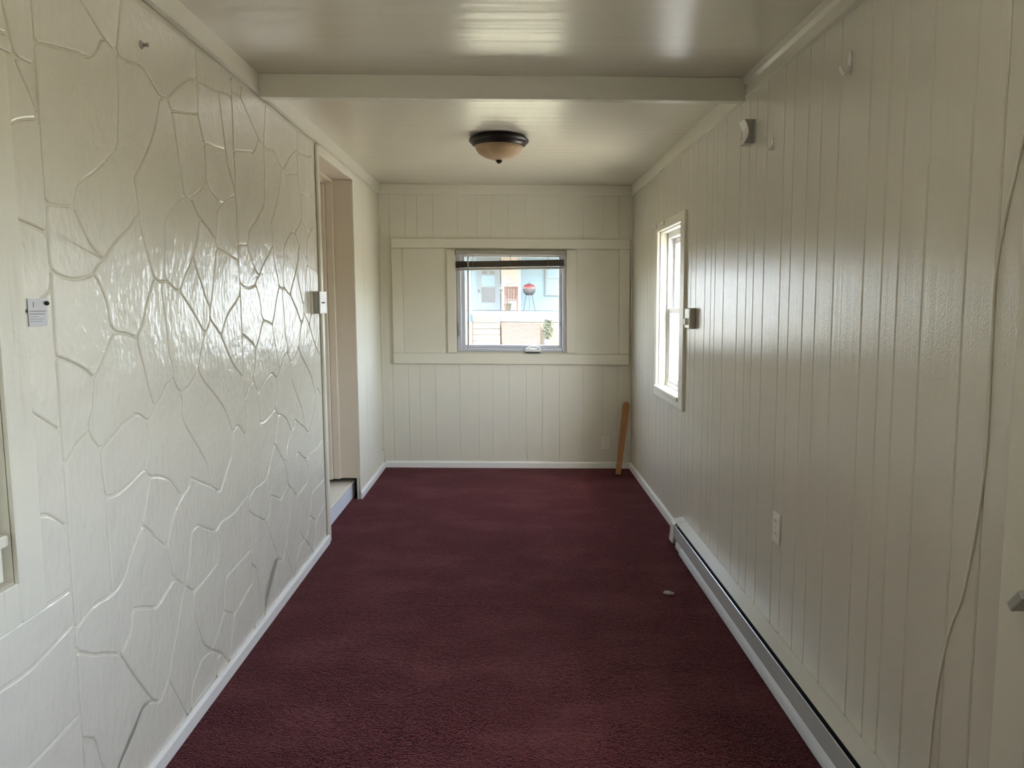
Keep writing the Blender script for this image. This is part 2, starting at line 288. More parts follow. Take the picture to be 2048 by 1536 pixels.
  [(0.573,1.306),(0.577,1.254),(0.585,1.204),(0.608,1.162),(0.606,1.124),(0.648,1.077),(0.706,1.086),(0.797,1.136),(0.825,1.192),(0.867,1.253),(0.799,1.315),(0.74,1.356),(0.684,1.395),(0.662,1.397),(0.598,1.423),(0.567,1.422),(0.555,1.404),(0.562,1.357)],
  [(0.242,1.342),(0.233,1.37),(0.202,1.415),(0.182,1.43),(0.152,1.422),(0.091,1.414),(0.039,1.42),(0,1.438),(0,1.237),(0.034,1.228),(0.068,1.216),(0.094,1.206),(0.12,1.195),(0.156,1.172),(0.196,1.209),(0.224,1.239),(0.245,1.266),(0.27,1.283),(0.243,1.31)],
  [(0.405,0.839),(0.417,0.862),(0.388,0.894),(0.342,0.883),(0.292,0.869),(0.221,0.858),(0.172,0.866),(0.172,0.792),(0.174,0.699),(0.17,0.607),(0.212,0.615),(0.241,0.629),(0.286,0.68),(0.314,0.703),(0.354,0.738),(0.379,0.777)],
  [(0.899,1.985),(0.902,2.007),(0.904,2.093),(0.846,2.085),(0.764,2.042),(0.67,1.977),(0.69,1.945)],
  [(0.945,0.045),(0.874,0.116),(0.836,0.112),(0.82,0.045)],
  [(0.578,0.045),(0.467,0.221),(0.465,0.237),(0.431,0.212),(0.396,0.192),(0.354,0.219),(0.295,0.235),(0.24,0.193),(0.145,0.148),(0.13,0.045)],
  [(0,2.14),(0.1,2.15),(0.12,2.2),(0,2.2)],
  [(0.299,2.037),(0.1,2.15),(0,2.14),(0,1.928),(0.187,1.961),(0.219,1.961),(0.261,1.982)],
  [(0.071,0.215),(0.054,0.28),(0.009,0.311),(0,0.319),(0,0.045),(0.13,0.045)],
  [(0.904,2.2),(0.904,2.093),(1.04,2.1),(1.098,2.108),(1.199,2.128),(1.232,2.119),(1.232,2.2)],
]

# ------------------------------------------------------------------ floor
def make_floor():
    bm = bmesh.new(); nx, ny = 90, 260
    x0, x1, y0, y1 = -1.13, 1.13, YF - 0.05, YB + 0.1
    def hgt(x, y):
        z = 0.0022 * mnoise.noise(Vector((x * 2.3, y * 2.3, 0.3))) + 0.0012 * mnoise.noise(Vector((x * 9, y * 9, 1.7)))
        for yc, xa, xb, h, wv in ((3.36, -0.35, 0.55, 0.0035, 0.03), (2.44, 0.05, 0.85, 0.0045, 0.02), (2.52, -0.8, -0.3, 0.003, 0.03), (5.0, -0.2, 0.5, 0.002, 0.05)):
            yy = yc + wv * mnoise.noise(Vector((x * 3, yc, 0)))
            f = max(0.0, min(1.0, (x - xa) * 6, (xb - x) * 6))
            z += f * h * math.exp(-((y - yy) / 0.018) ** 2)
        for k in range(3):                       # slanting wrinkle near the heater
            t = (x - 0.45) / 0.35
            if 0 < t < 1:
                yy = 3.1 + 0.28 * t + 0.1 * k
                z += 0.003 * math.sin(math.pi * t) * math.exp(-((y - yy) / 0.02) ** 2) * (1 if k == 0 else 0.4)
        return z
    vs = [[bm.verts.new((x0 + (x1 - x0) * i / nx, y0 + (y1 - y0) * j / ny, hgt(x0 + (x1 - x0) * i / nx, y0 + (y1 - y0) * j / ny))) for i in range(nx + 1)] for j in range(ny + 1)]
    for j in range(ny):
        for i in range(nx): bm.faces.new((vs[j][i], vs[j][i + 1], vs[j + 1][i + 1], vs[j + 1][i]))
    m = MB(); m.bm.free(); m.bm = bm
    o = m.build('floor', M['carpet'], origin=(0, 2, 0), smooth=True); struct(o, 'burgundy carpeted floor'); return o
floor = make_floor()
slab = struct(B(-1.60, 1.16, YF - 0.15, YB + 0.14, -0.33, -0.012).build('floor_slab', M['concrete']))

# ------------------------------------------------------------------ wall_left: faux stone panelling, door, old casing
XW = XL - 0.0055
m = MB()
DY0, DY1, DZ = 4.300, 5.220, 2.165
m.box(XL - 0.14, XW, YF - 0.14, 0.60, 0, ZC)
m.box(XL - 0.14, XW, 0.60, 1.56, 0, 0.78); m.box(XL - 0.14, XW, 0.60, 1.56, 1.78, ZC); m.box(XL - 0.14, XL - 0.03, 0.60, 1.56, 0.78, 1.78)
m.box(XL - 0.14, XW, 1.56, DY0 - 0.012, 0, ZC)
m.box(XL - 0.14, XW, DY0 - 0.012, DY1 + 0.012, DZ + 0.012, ZC)
m.box(XL - 0.14, XW, DY1 + 0.012, YB + 0.14, 0.15, ZC)
m.box(XL - 0.14, XW, 5.42, YB + 0.14, 0, 0.15); m.box(XL - 0.02, XW, DY1 - 0.005, 5.42, 0, 0.15)
m.box(-1.60, -1.56, YF - 0.14, YB + 0.14, -0.02, ZC)  # unseen outer wall added to block light behind the doorway
for a, c_ in ((YF - 0.14, YF - 0.04), (YB + 0.04, YB + 0.14), (DY0 - 0.30, DY0 - 0.26), (5.44, 5.48)): m.box(-1.56, XL - 0.14, a, c_, -0.02, ZC)  # unseen closing pieces added against light leaks
wall_left = struct(m.build('wall_left', M['joint'], origin=(XL, 3, 0)), 'cream painted faux flagstone wall')

def chaikin(p):
    q = []
    for a, b in zip(p, p[1:] + p[:1]):
        q.append((a[0] * .8 + b[0] * .2, a[1] * .8 + b[1] * .2)); q.append((a[0] * .2 + b[0] * .8, a[1] * .2 + b[1] * .8))
    return q
def resample(p, step):
    out = []
    for a, b in zip(p, p[1:] + p[:1]):
        n = max(1, int(math.dist(a, b) / step))
        for k in range(n): out.append((a[0] + (b[0] - a[0]) * k / n, a[1] + (b[1] - a[1]) * k / n))
    return out
def inset(p, d):
    out = []; n = len(p)
    for i in range(n):
        a, b, c = Vector(p[i - 1]), Vector(p[i]), Vector(p[(i + 1) % n])
        e1 = (b - a); e2 = (c - b)
        if e1.length < 1e-6 or e2.length < 1e-6: out.append(tuple(b)); continue
        n1 = Vector((-e1.y, e1.x)).normalized(); n2 = Vector((-e2.y, e2.x)).normalized()
        mv = n1 + n2
        if mv.length < 0.3: mv = n1
        mv.normalize(); k = d / max(0.5, mv.dot(n1)); out.append(tuple(b + mv * k))
    return out
def area(p): return sum(a[0] * b[1] - b[0] * a[1] for a, b in zip(p, p[1:] + p[:1])) / 2
def clip(p, axis, val, keep_less):
    out = []
    for a, b in zip(p, p[1:] + p[:1]):
        ia = (a[axis] <= val) == keep_less; ib = (b[axis] <= val) == keep_less
        if ia: out.append(a)
        if ia != ib:
            t = (val - a[axis]) / (b[axis] - a[axis]); out.append((a[0] + (b[0] - a[0]) * t, a[1] + (b[1] - a[1]) * t))
    return out
def stone(poly):
    if len(poly) < 3: return
    if area(poly) < 0: poly = poly[::-1]
    if area(poly) < 0.002: return
    p = [q for i, q in enumerate(poly) if math.dist(q, poly[i - 1]) > 0.004]
    p = chaikin(resample(p, 0.05))
    p = [(a + 0.0016 * mnoise.noise(Vector((a * 40, b * 40, 1))), b + 0.0016 * mnoise.noise(Vector((a * 40, b * 40, 9)))) for a, b in p]
    rings = [(inset(p, 0.0014), -0.0060), (inset(p, 0.0034), -0.0014), (inset(p, 0.0066), 0.0)]
    proud = random.uniform(-0.0008, 0.0008)
    bm = bmesh.new(); R = []
    for ring, dx in rings:
        R.append([bm.verts.new((XL + dx + (proud if dx > -0.005 else 0), a, b)) for a, b in ring])
    n = len(p)
    for A, C2 in zip(R, R[1:]):
        for i in range(n): bm.faces.new((A[i], A[(i + 1) % n], C2[(i + 1) % n], C2[i]))
    bm.faces.new(R[-1])
    mb = MB(); mb.bm.free(); mb.bm = bm
    return mb.build('stone', M['stone'], wall_left)
S0, PER = 1.760, 1.232
for k in (0, 1):
    for q in PANEL: stone([(a + S0 + PER * k, b) for a, b in q])
for q in PANEL:                                 # the panel that is cut away round the old casing
    s0 = [(a + S0 - PER, b) for a, b in q]
    stone(clip(clip(clip(s0, 0, 1.648, False), 1, 0.69, False), 1, 1.875, True))
    stone(clip(clip(s0, 0, 1.15, False), 1, 0.69, True))
    stone(clip(clip(s0, 0, 1.15, False), 1, 1.875, False))
for a, b in ((5.262, 5.56), (5.564, 6.262)):    # plain panels beyond the door
    B(XW, XL, a, b, 0.0, 2.215, 0.002).build('panel', M['plank_back'], wall_left)
nail = MB().lathe([(0, 0), (0.006, 0), (0.006, 0.006), (0, 0.007)], (0, 0, 0), 10)
nail.xform(Matrix.Translation((XL, 6.17, 0.165)) @ Matrix.Rotation(math.pi / 2, 4, 'Y')).build('nail_hole', M['grey'], wall_left)

# old casing round the niche at the left edge
tr1 = struct(empty('trim_1', (XL, 1.6, 0.69)), 'worn plastered casing with brown stains')
B(XW, XL + 0.009, 1.560, 1.645, 0.69, 1.87, 0.003).build('casing_board', M['casing'], tr1)
B(XW, XL + 0.008, 0.50, 1.559, 0.69, 0.779, 0.003).build('casing_board', M['casing'], tr1)
B(XW, XL + 0.008, 0.50, 1.559, 1.781, 1.87, 0.003).build('casing_board', M['casing'], tr1)
B(XL - 0.029, XL - 0.022, 0.60, 1.557, 0.885, 1.778, 0.002).build('panel', M['trim'], tr1)
B(XL - 0.029, XL - 0.003, 0.60, 1.552, 0.860, 0.884, 0.003).build('sill', M['casing'], tr1)
B(XL - 0.029, XL - 0.020, 0.60, 1.553, 0.783, 0.859, 0.002).build('panel', M['trim'], tr1)

# baseboards
bl = struct(empty('baseboard_left', (XL, 3, 0)))
def bb(y0, y1): return MB().prism([(XL, 0), (XL + 0.014, 0), (XL + 0.014, 0.040), (XL + 0.008, 0.050), (XL, 0.050)], 'y', y0, y1)
bb(YF, DY0 - 0.05).build('board', M['base'], bl)
bb(DY1 + 0.002, YB - 0.012).build('board', M['base'], bl)

# door_1: deep reveal with nested frames and a raised threshold behind it
d1 = struct(empty('door_1', (XL, 4.76, 0.0)), 'doorway with deep reveal in left wall')
B(XL - 0.004, XL + 0.010, DY0 - 0.046, DY0 + 0.001, 0.0, 2.20, 0.003).build('side_casing', M['trim'], d1)
B(XL - 0.004, XL + 0.008, DY0 + 0.002, DY1 + 0.045, DZ, 2.212, 0.003).build('head_casing', M['trim'], d1)
B(XL - 0.004, XL + 0.006, DY1, DY1 + 0.040, 0.052, DZ - 0.001, 0.003).build('side_casing', M['trim'], d1)
B(-1.50, XL - 0.003, DY0 - 0.012, DY0, 0.0, DZ, 0.001).build('jamb', M['reveal'], d1)
B(-1.50, XL - 0.003, DY1, DY1 + 0.012, 0.150, DZ, 0.001).build('jamb', M['reveal'], d1)
B(-1.50, XL - 0.003, DY0, DY1, DZ, DZ + 0.012, 0.001).build('head_jamb', M['reveal'], d1)
B(-1.205, -1.158, DY1 - 0.034, DY1 - 0.001, 0.150, DZ - 0.020, 0.003).build('stop', M['reveal'], d1)
B(-1.205, -1.158, DY0 + 0.001, DY1 - 0.001, DZ - 0.019, DZ - 0.001, 0.003).build('stop', M['reveal'], d1)
B(-1.255, -1.206, DY1 - 0.058, DY1 - 0.001, 0.150, DZ - 0.036, 0.003).build('inner_frame', M['reveal'], d1)
B(-1.255, -1.206, DY0 + 0.001, DY1 - 0.001, DZ - 0.035, DZ - 0.001, 0.003).build('inner_frame', M['reveal'], d1)
B(-1.300, -1.258, DY0 + 0.005, DY1 - 0.006, 0.122, DZ - 0.04, 0.003).build('door_leaf', M['reveal'], d1)
st = empty('door_step', (-1.2, 4.8, 0)); tag(st, 'low cream step inside the doorway on the left wall', 'step')
B(-1.36, -1.088, DY0 - 0.2, 5.335, 0.004, 0.100, 0.002).build('riser', M['riser'], st)
B(-1.36, -1.084, DY0 - 0.2, 5.340, 0.101, 0.118, 0.003).build('tread', M['step'], st)

# ------------------------------------------------------------------ wall_right: painted planking with a window
WY0, WY1, WZ0, WZ1 = 4.455, 5.150, 0.815, 1.830
VY0, VY1, VZ0, VZ1 = 0.50, 1.385, 1.00, 2.02
XO = XR + 0.14; XB = XR + 0.006
m = MB()
m.box(XB, XO, YF - 0.14, VY0, -0.02, ZC); m.box(XB, XO, VY0, VY1, -0.02, VZ0); m.box(XB, XO, VY0, VY1, VZ1, ZC)
m.box(XB, XO, VY1, WY0, -0.02, ZC); m.box(XB, XO, WY0, WY1, -0.02, WZ0); m.box(XB, XO, WY0, WY1, WZ1, ZC)
m.box(XB, XO, WY1, YB + 0.14, -0.02, ZC)
wall_right = struct(m.build('wall_right', M['joint'], origin=(XR, 3, 0)), 'cream painted random width plank wall')
grooves = [1.39, 1.501, 1.591, 1.698, 1.87, 1.991, 2.077, 2.186, 2.386, 2.519, 2.627, 2.758, 2.855, 3.041, 3.166, 3.26, 3.382, 3.603, 3.752, 3.827,
           3.944, 4.135, 4.245, 4.345, 4.42, 4.53, 4.69, 4.78, 4.93, 5.05, 5.19, 5.33, 5.45, 5.56, 5.73, 5.85, 6.0, 6.1, YB - 0.001]
def plank(y0, y1, z0, z1):
    g = 0.0019 if y1 < 4.2 else 0.0013
    c = 0.0030 if y1 < 4.2 else 0.0018
    e0, e1 = random.uniform(0, 0.0007), random.uniform(0, 0.0007)
    MB().prism([(XB, y0 + g), (XR + e0 + c, y0 + g), (XR + e0, y0 + g + c), (XR + e1, y1 - g - c), (XR + e1 + c, y1 - g), (XB, y1 - g)], 'z', z0, z1).build('plank', M['plank'], wall_right)
for a, b in zip(grooves, grooves[1:]):
    if b > 4.43 and a < 5.18: plank(a, b, 0.0, 0.80); plank(a, b, 1.845, 2.225)
    else: plank(a, b, 0.0, 2.225)
B(XR, XB, YF, VY0 - 0.011, 0, 2.225).build('plank', M['plank'], wall_right)

br = struct(empty('baseboard_right', (XR, 5.3, 0)))
MB().prism([(XR, 0), (XR - 0.012, 0), (XR - 0.012, 0.046), (XR - 0.006, 0.058), (XR, 0.058)], 'y', 4.345, YB - 0.012).build('board', M['base'], br)

# window_2 in the right wall
w2 = struct(empty('window_2', (XR, 4.8, WZ0)), 'narrow white double hung window in right wall')
B(XR - 0.016, XB, 4.348, WY0, 0.752, 1.884, 0.003).build('casing', M['trim'], w2)
B(XR - 0.014, XB, WY1, 5.222, 0.752, 1.884, 0.003).build('casing', M['trim'], w2)
B(XR - 0.014, XB, WY0 + 0.001, WY1 - 0.001, WZ1, 1.884, 0.003).build('casing', M['trim'], w2)
B(XR - 0.026, XR + 0.055, WY0 + 0.002, WY1 - 0.002, WZ0 - 0.022, WZ0 + 0.004, 0.004).build('stool', M['trim'], w2)
B(XR - 0.015, XB, WY0 + 0.001, WY1 - 0.001, 0.752, WZ0 - 0.023, 0.003).build('apron', M['trim'], w2)
for a, b in ((WY0, WY0 + 0.010), (WY1 - 0.010, WY1)):
    B(XB + 0.001, XR + 0.052, a, b, WZ0 + 0.005, WZ1, 0.001).build('jamb', M['trim'], w2)
B(XB + 0.001, XR + 0.052, WY0 + 0.011, WY1 - 0.011, WZ1 - 0.010, WZ1, 0.001).build('head_jamb', M['trim'], w2)
fx0, fx1 = XR + 0.054, XR + 0.130
for a, b, c, d in ((WY0, WY0 + 0.032, WZ0 - 0.01, WZ1 + 0.005), (WY1 - 0.032, WY1, WZ0 - 0.01, WZ1 + 0.005)):
    B(fx0, fx1, a, b, c, d, 0.003).build('frame', M['vinyl'], w2)
B(fx0, fx1, WY0 + 0.033, WY1 - 0.033, WZ1 - 0.045, WZ1 + 0.005, 0.003).build('frame', M['vinyl'], w2)
B(fx0, fx1, WY0 + 0.033, WY1 - 0.033, WZ0 - 0.01, WZ0 + 0.030, 0.003).build('frame', M['vinyl'], w2)
def sash(x0, x1, z0, z1, bw, win, y0, y1, name='sash'):
    mm = MB()
    mm.box(x0, x1, y0, y0 + bw, z0, z1, 0.002); mm.box(x0, x1, y1 - bw, y1, z0, z1, 0.002)
    mm.box(x0, x1, y0 + bw, y1 - bw, z0, z0 + bw, 0.002); mm.box(x0, x1, y0 + bw, y1 - bw, z1 - bw, z1, 0.002)
    s_ = mm.build(name, M['vinyl'], win)
    xm = (x0 + x1) / 2
    B(xm - 0.002, xm + 0.002, y0 + bw - 0.003, y1 - bw + 0.003, z0 + bw - 0.003, z1 - bw + 0.003).build('pane', M['glass'], s_)
sash(fx0 + 0.008, fx0 + 0.034, WZ0 + 0.031, 1.335, 0.036, w2, WY0 + 0.034, WY1 - 0.034)
sash(fx0 + 0.038, fx0 + 0.064, 1.298, WZ1 - 0.046, 0.036, w2, WY0 + 0.034, WY1 - 0.034)

# window_3 in the right wall behind the camera
w3 = struct(empty('door_2', (XR, 0.9, VZ0)), 'glazed outer door in right wall')
for a, b in ((VY0 - 0.01, VY0 + 0.04), (VY1 - 0.04, VY1 + 0.01)):
    B(XR - 0.012, XR + 0.10, a, b, VZ0 - 0.01, VZ1 + 0.01, 0.003).build('frame', M['vinyl'], w3)
for a, b in ((VZ0 - 0.01, VZ0 + 0.04), (VZ1 - 0.04, VZ1 + 0.01)):
    B(XR - 0.012, XR + 0.10, VY0 + 0.041, VY1 - 0.041, a, b, 0.003).build('frame', M['vinyl'], w3)
B(XR + 0.05, XR + 0.054, VY0 + 0.038, VY1 - 0.038, VZ0 + 0.038, VZ1 - 0.038).build('pane', M['glass'], w3)

# casing of a door at the right edge
tr2 = struct(empty('trim_2', (XR, 1.45, 0)), 'painted door casing at the right edge')
B(XR - 0.012, XR, 1.395, 1.499, 0.0, 2.21, 0.003).build('casing_board', M['trim'], tr2)

# ------------------------------------------------------------------ wall_back with the framed window
GX0, GX1, GZ0, GZ1 = -0.416, 0.460, 0.961, 1.770
m = MB(); yb0, yb1 = YB + 0.005, YB + 0.14
m.box(XL - 0.14, GX0, yb0, yb1, 0, ZC); m.box(GX1, XO, yb0, yb1, 0, ZC)
m.box(GX0, GX1, yb0, yb1, 0, GZ0); m.box(GX0, GX1, yb0, yb1, GZ1, ZC)
wall_back = struct(m.build('wall_back', M['joint'], origin=(0, YB, 0)), 'cream panelled end wall')
gx = [XL + 0.001, -0.945, -0.818, -0.724, -0.597, -0.4, -0.245, -0.13, 0.006, 0.145, 0.276, 0.416, 0.608, 0.768, 0.893, XR - 0.001]
def plank_b(x0, x1, z0, z1, dep=0.0):
    g, c = 0.0006, 0.0010
    MB().prism([(x0 + g, yb0), (x0 + g, YB + c), (x0 + g + c, YB), (x1 - g - c, YB), (x1 - g, YB + c), (x1 - g, yb0)], 'z', z0, z1).build('plank', M['plank_back'], wall_back)
for a, b in zip(gx, gx[1:]): plank_b(a, b, 0.0, 0.866); plank_b(a, b, 1.862, 2.225)
for a, b in ((XL + 0.001, -0.930), (0.976, XR - 0.001)): plank_b(a, b, 0.868, 1.860)
bbk = struct(empty('baseboard_back', (0, YB, 0)))
MB().prism([(YB, 0), (YB - 0.012, 0), (YB - 0.012, 0.042), (YB - 0.006, 0.053), (YB, 0.053)], 'x', XL + 0.014, XR - 0.013).build('board', M['base'], bbk)

tr3 = struct(empty('trim_3', (0, YB, 0.86)), 'wide picture frame moulding round the end window')
def mould(poly, axis, a, b): MB().prism(poly, axis, a, b).build('moulding_board', M['trim'], tr3)
yf = YB - 0.025
B(-0.934, 0.981, yf, YB + 0.004, 1.790, 1.868, 0.004).build('moulding_board', M['trim'], tr3)
B(-0.934, 0.981, yf, YB + 0.004, 0.861, 0.946, 0.004).build('moulding_board', M['trim'], tr3)
B(-0.934, -0.848, yf + 0.001, YB + 0.004, 0.947, 1.789, 0.004).build('moulding_board', M['trim'], tr3)
B(0.898, 0.981, yf + 0.001, YB + 0.004, 0.947, 1.789, 0.004).build('moulding_board', M['trim'], tr3)
B(-0.847, -0.4175, YB - 0.003, YB + 0.004, 0.947, 1.789, 0.001).build('panel_board', M['plank_back'], tr3)
B(0.4615, 0.897, YB - 0.003, YB + 0.004, 0.947, 1.789, 0.001).build('panel_board', M['plank_back'], tr3)
B(-0.491, -0.4175, YB - 0.022, YB - 0.003, 0.953, 1.776, 0.003).build('side_casing', M['trim'], tr3)
B(0.472, 0.549, YB - 0.022, YB - 0.003, 0.957, 1.782, 0.003).build('side_casing', M['trim'], tr3)

w1 = struct(empty('window_1', (0, YB, GZ0)), 'white vinyl casement window in end wall')
yw0, yw1 = YB - 0.010, YB + 0.075
B(GX0, GX0 + 0.036, yw0, yw1, GZ0, GZ1, 0.004).build('frame', M['vinyl_shaded'], w1)
B(GX1 - 0.022, GX1, yw0, yw1, GZ0, GZ1, 0.004).build('frame', M['vinyl_shaded'], w1)
B(GX0 + 0.037, GX1 - 0.023, yw0, yw1, GZ0, GZ0 + 0.026, 0.004).build('frame', M['vinyl_shaded'], w1)
B(GX0 + 0.037, GX1 - 0.023, yw0, yw1, GZ1 - 0.02, GZ1, 0.004).build('frame', M['vinyl_shaded'], w1)
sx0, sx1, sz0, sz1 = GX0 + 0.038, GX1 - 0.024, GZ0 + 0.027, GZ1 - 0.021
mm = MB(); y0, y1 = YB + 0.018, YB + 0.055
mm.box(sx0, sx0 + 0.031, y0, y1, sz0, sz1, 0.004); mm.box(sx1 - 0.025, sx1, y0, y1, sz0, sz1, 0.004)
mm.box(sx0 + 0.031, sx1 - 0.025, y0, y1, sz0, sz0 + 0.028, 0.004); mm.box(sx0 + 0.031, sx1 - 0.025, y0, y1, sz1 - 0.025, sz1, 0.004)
s1 = mm.build('sash', M['vinyl_shaded'], w1)
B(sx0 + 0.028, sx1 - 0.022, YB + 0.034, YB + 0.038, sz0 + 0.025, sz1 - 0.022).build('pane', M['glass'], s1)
cr = B(0.135, 0.262, yw0 - 0.022, yw0, 0.962, 0.992, 0.008, 2).build('crank_cover', M['white'], w1, smooth=True)
MB().tube([(0.150, yw0 - 0.028, 0.990), (0.180, yw0 - 0.032, 1.004), (0.220, yw0 - 0.034, 1.006), (0.252, yw0 - 0.034, 0.990)], [0.006, 0.007, 0.007, 0.009], 8).build('crank_handle', M['white'], cr, smooth=True)
B(0.140, 0.258, yw0 - 0.024, yw0 - 0.001, 0.955, 0.9615, 0.002).build('crank_shadow', M['dark'], cr)  # dark strip standing for the shadow under the crank
B(GX0 + 0.012, GX0 + 0.024, yw0 - 0.012, yw0 + 0.002, 1.09, 1.20, 0.004, 2).build('sash_lock', M['grey'], w1)

# ------------------------------------------------------------------ wall_front behind the camera, ceiling, beam, crown boards
struct(B(XL - 0.14, XO, YF - 0.14, YF, 0, ZC).build('wall_front', M['paint']))
ceil = MB(); nb = 60
struct(B(-1.62, XO, YF - 0.14, YB + 0.14, ZC, ZC + 0.10).build('ceiling', M['ceiling'], origin=(0, 2, ZC)), 'glossy cream ceiling')
struct(B(-3.2, XO + 0.22, YF - 2.2, YB + 0.42, ZC + 0.12, ZC + 0.24).build('roof_deck', M['roof']))
BY = 3.277
struct(B(XL + 0.016, XR - 0.016, BY, BY + 0.05, 2.198, ZC, 0.003, 2).build('trim_4', M['trim']), 'cream ceiling beam crossing the room')
struct(MB().prism([(XL, 2.215), (XL + 0.016, 2.219), (XL + 0.016, ZC), (XL, ZC)], 'y', YF, YB - 0.001).build('trim_5', M['trim']), 'cream crown board on left wall')
tr6 = struct(empty('trim_6', (XR, 3, 2.2)), 'cream crown board on right wall')
MB().prism([(XR, 2.212), (XR - 0.014, 2.215), (XR - 0.014, ZC), (XR, ZC)], 'y', YF, YB - 0.001).build('crown_board', M['trim'], tr6)
MB().prism([(XR - 0.014, 2.258), (XR - 0.026, 2.268), (XR - 0.030, ZC), (XR - 0.014, ZC)], 'y', YF, BY - 0.001).build('cove_moulding', M['trim'], tr6)
MB().prism([(XR - 0.014, 2.212), (XR - 0.021, 2.213), (XR - 0.021, 2.222), (XR - 0.014, 2.226)], 'y', YF, BY + 0.05).build('bead', M['trim'], tr6)
struct(B(XL + 0.017, XR - 0.015, YB - 0.010, YB, 2.212, ZC, 0.002).build('trim_7', M['trim']), 'cream crown board on end wall')
struct(B(XR - 0.013, XR, YB - 0.014, YB - 0.001, 0.054, 2.211, 0.004, 2).build('trim_8', M['trim']))
struct(B(XL, XL + 0.016, YB - 0.020, YB - 0.001, 0.054, 2.214, 0.005, 2).build('trim_9', M['trim']))

# ------------------------------------------------------------------ ceiling light
lc = (-0.046, 4.470, ZC)
lt = empty('ceiling_light', lc); tag(lt, 'round flush ceiling light with dark bronze pan and amber glass bowl', 'ceiling light')
MB().lathe([(0, -0.0005), (0.128, -0.0005), (0.150, -0.006), (0.166, -0.014), (0.170, -0.024), (0.165, -0.032), (0.155, -0.036), (0.152, -0.046), (0.141, -0.054), (0.134, -0.052), (0, -0.052)], lc, 56).build('pan', M['bronze'], lt, smooth=True)
MB().lathe([(0.1335, -0.053)] + [(0.133 * math.cos(a) ** 1.05, -0.054 - 0.075 * math.sin(a)) for a in [i * math.pi / 2 / 11 for i in range(1, 11)]] + [(0, -0.130)], lc, 56).build('glass_bowl', M['bowl'], lt, smooth=True)
MB().lathe([(0, -0.129), (0.016, -0.130), (0.019, -0.135), (0.013, -0.141), (0.007, -0.146), (0, -0.149)], lc, 20).build('finial', M['bronze'], lt, smooth=True)

# ------------------------------------------------------------------ baseboard heater
hy0, hy1 = 0.9, 4.300
ht = empty('baseboard_heater', (XR - 0.04, 2.6, 0)); tag(ht, 'long low baseboard heater running along the right wall', 'heater')
MB().prism([(XR - 0.001, 0.139), (XR - 0.001, 0.136), (0.944, 0.1245), (0.944, 0.127)], 'y', hy0, hy1).build('top_plate', M['heater'], ht)
MB().prism([(0.9365, 0.1145), (0.9335, 0.1125), (0.9290, 0.0490), (0.9330, 0.0480), (0.9370, 0.1090)], 'y', hy0, hy1).build('front_panel', M['heater_front'], ht)
B(0.952, XR - 0.001, hy0, hy1, 0.012, 0.118).build('back_body', M['dark'], ht)
MB().prism([(0.932, 0.046), (0.924, 0.034), (0.9185, 0.018), (0.9180, 0.006), (0.930, 0.004), (0.940, 0.046)], 'y', hy0, 4.06).build('bottom_lip', M['lip'], ht, smooth=True)
MB().prism([(0.930, 0.046), (0.923, 0.030), (0.921, 0.012), (0.930, 0.010), (0.940, 0.046)], 'y', 4.064, 4.17).build('lip_joint', M['heater'], ht)
MB().prism([(XR - 0.001, 0.141), (0.944, 0.129), (0.930, 0.114), (0.926, 0.046), (0.922, 0.010), (XR - 0.001, 0.010)], 'y', hy1 - 0.055, hy1 + 0.035).build('end_cap', M['heater'], ht)

# ------------------------------------------------------------------ small things on the walls
def outlet(name, label, frame, parts_mat):
    t = empty(name, frame @ Vector((0, 0, 0))); tag(t, label, 'outlet', 'duplex wall outlets')
    def put(mb, nm, mt, par): mb.xform(frame); return mb.build(nm, mt, par)
    put(MB().box(-0.035, 0.035, -0.007, 0.0, -0.057, 0.057, 0.003, 2), 'cover_plate', M['plate'], t)
    for s in (-1, 1):
        r = put(MB().prism([(0.016 * math.cos(a), s * 0.024 + 0.014 * max(-0.85, min(0.85, math.sin(a)))) for a in [i * math.pi / 10 for i in range(20)]], 'y', -0.0085, -0.0055), 'receptacle', parts_mat, t)
        for dx in (-0.006, 0.006): put(MB().box(dx - 0.001, dx + 0.001, -0.0092, -0.0080, s * 0.024 - 0.001, s * 0.024 + 0.007), 'slot', M['dark'], r)
    put(MB().tube([(0, -0.008, 0), (0, -0.0055, 0)], 0.0035, 10), 'screw', M['grey'], t)
    return t
fb = Matrix.Translation((0.795, YB, 0.212))
outlet('wall_outlet', 'ivory outlet low on the end wall beside the leaning wooden stick', fb, M['plate'])
fr = Matrix.Translation((XR, 2.800, 0.535)) @ Matrix.Rotation(-math.pi / 2, 4, 'Z')
outlet('wall_outlet', 'ivory outlet on the plank wall above the baseboard heater', fr, M['plate'])

t = empty('thermostat', (XL + 0.02, 4.13, 1.297)); tag(t, 'boxy thermostat with lever beside the doorway on the stone wall', 'thermostat')
B(XL, XL + 0.012, 4.045, 4.215, 1.297, 1.417, 0.002).build('back_plate', M['plate'], t)
B(XL + 0.0125, XL + 0.040, 4.062, 4.205, 1.300, 1.414, 0.004, 2).build('body', M['grey'], t)
cv = B(XL + 0.0405, XL + 0.047, 4.060, 4.207, 1.298, 1.416, 0.002).build('cover', M['white'], t)
B(XL + 0.0475, XL + 0.058, 4.10, 4.125, 1.353, 1.359, 0.001).build('lever', M['dark'], cv)
t = empty('thermostat', (XR - 0.02, 4.17, 1.230)); tag(t, 'thermostat with shade painted on its sides beside the narrow window on the right wall', 'thermostat')
B(XR - 0.030, XR - 0.001, 4.115, 4.215, 1.229, 1.340, 0.007, 2).build('body', M['grey'], t)  # shade on the side is put into the grey of the body
cv = B(XR - 0.037, XR - 0.0305, 4.113, 4.217, 1.232, 1.337, 0.002).build('cover', M['white'], t)
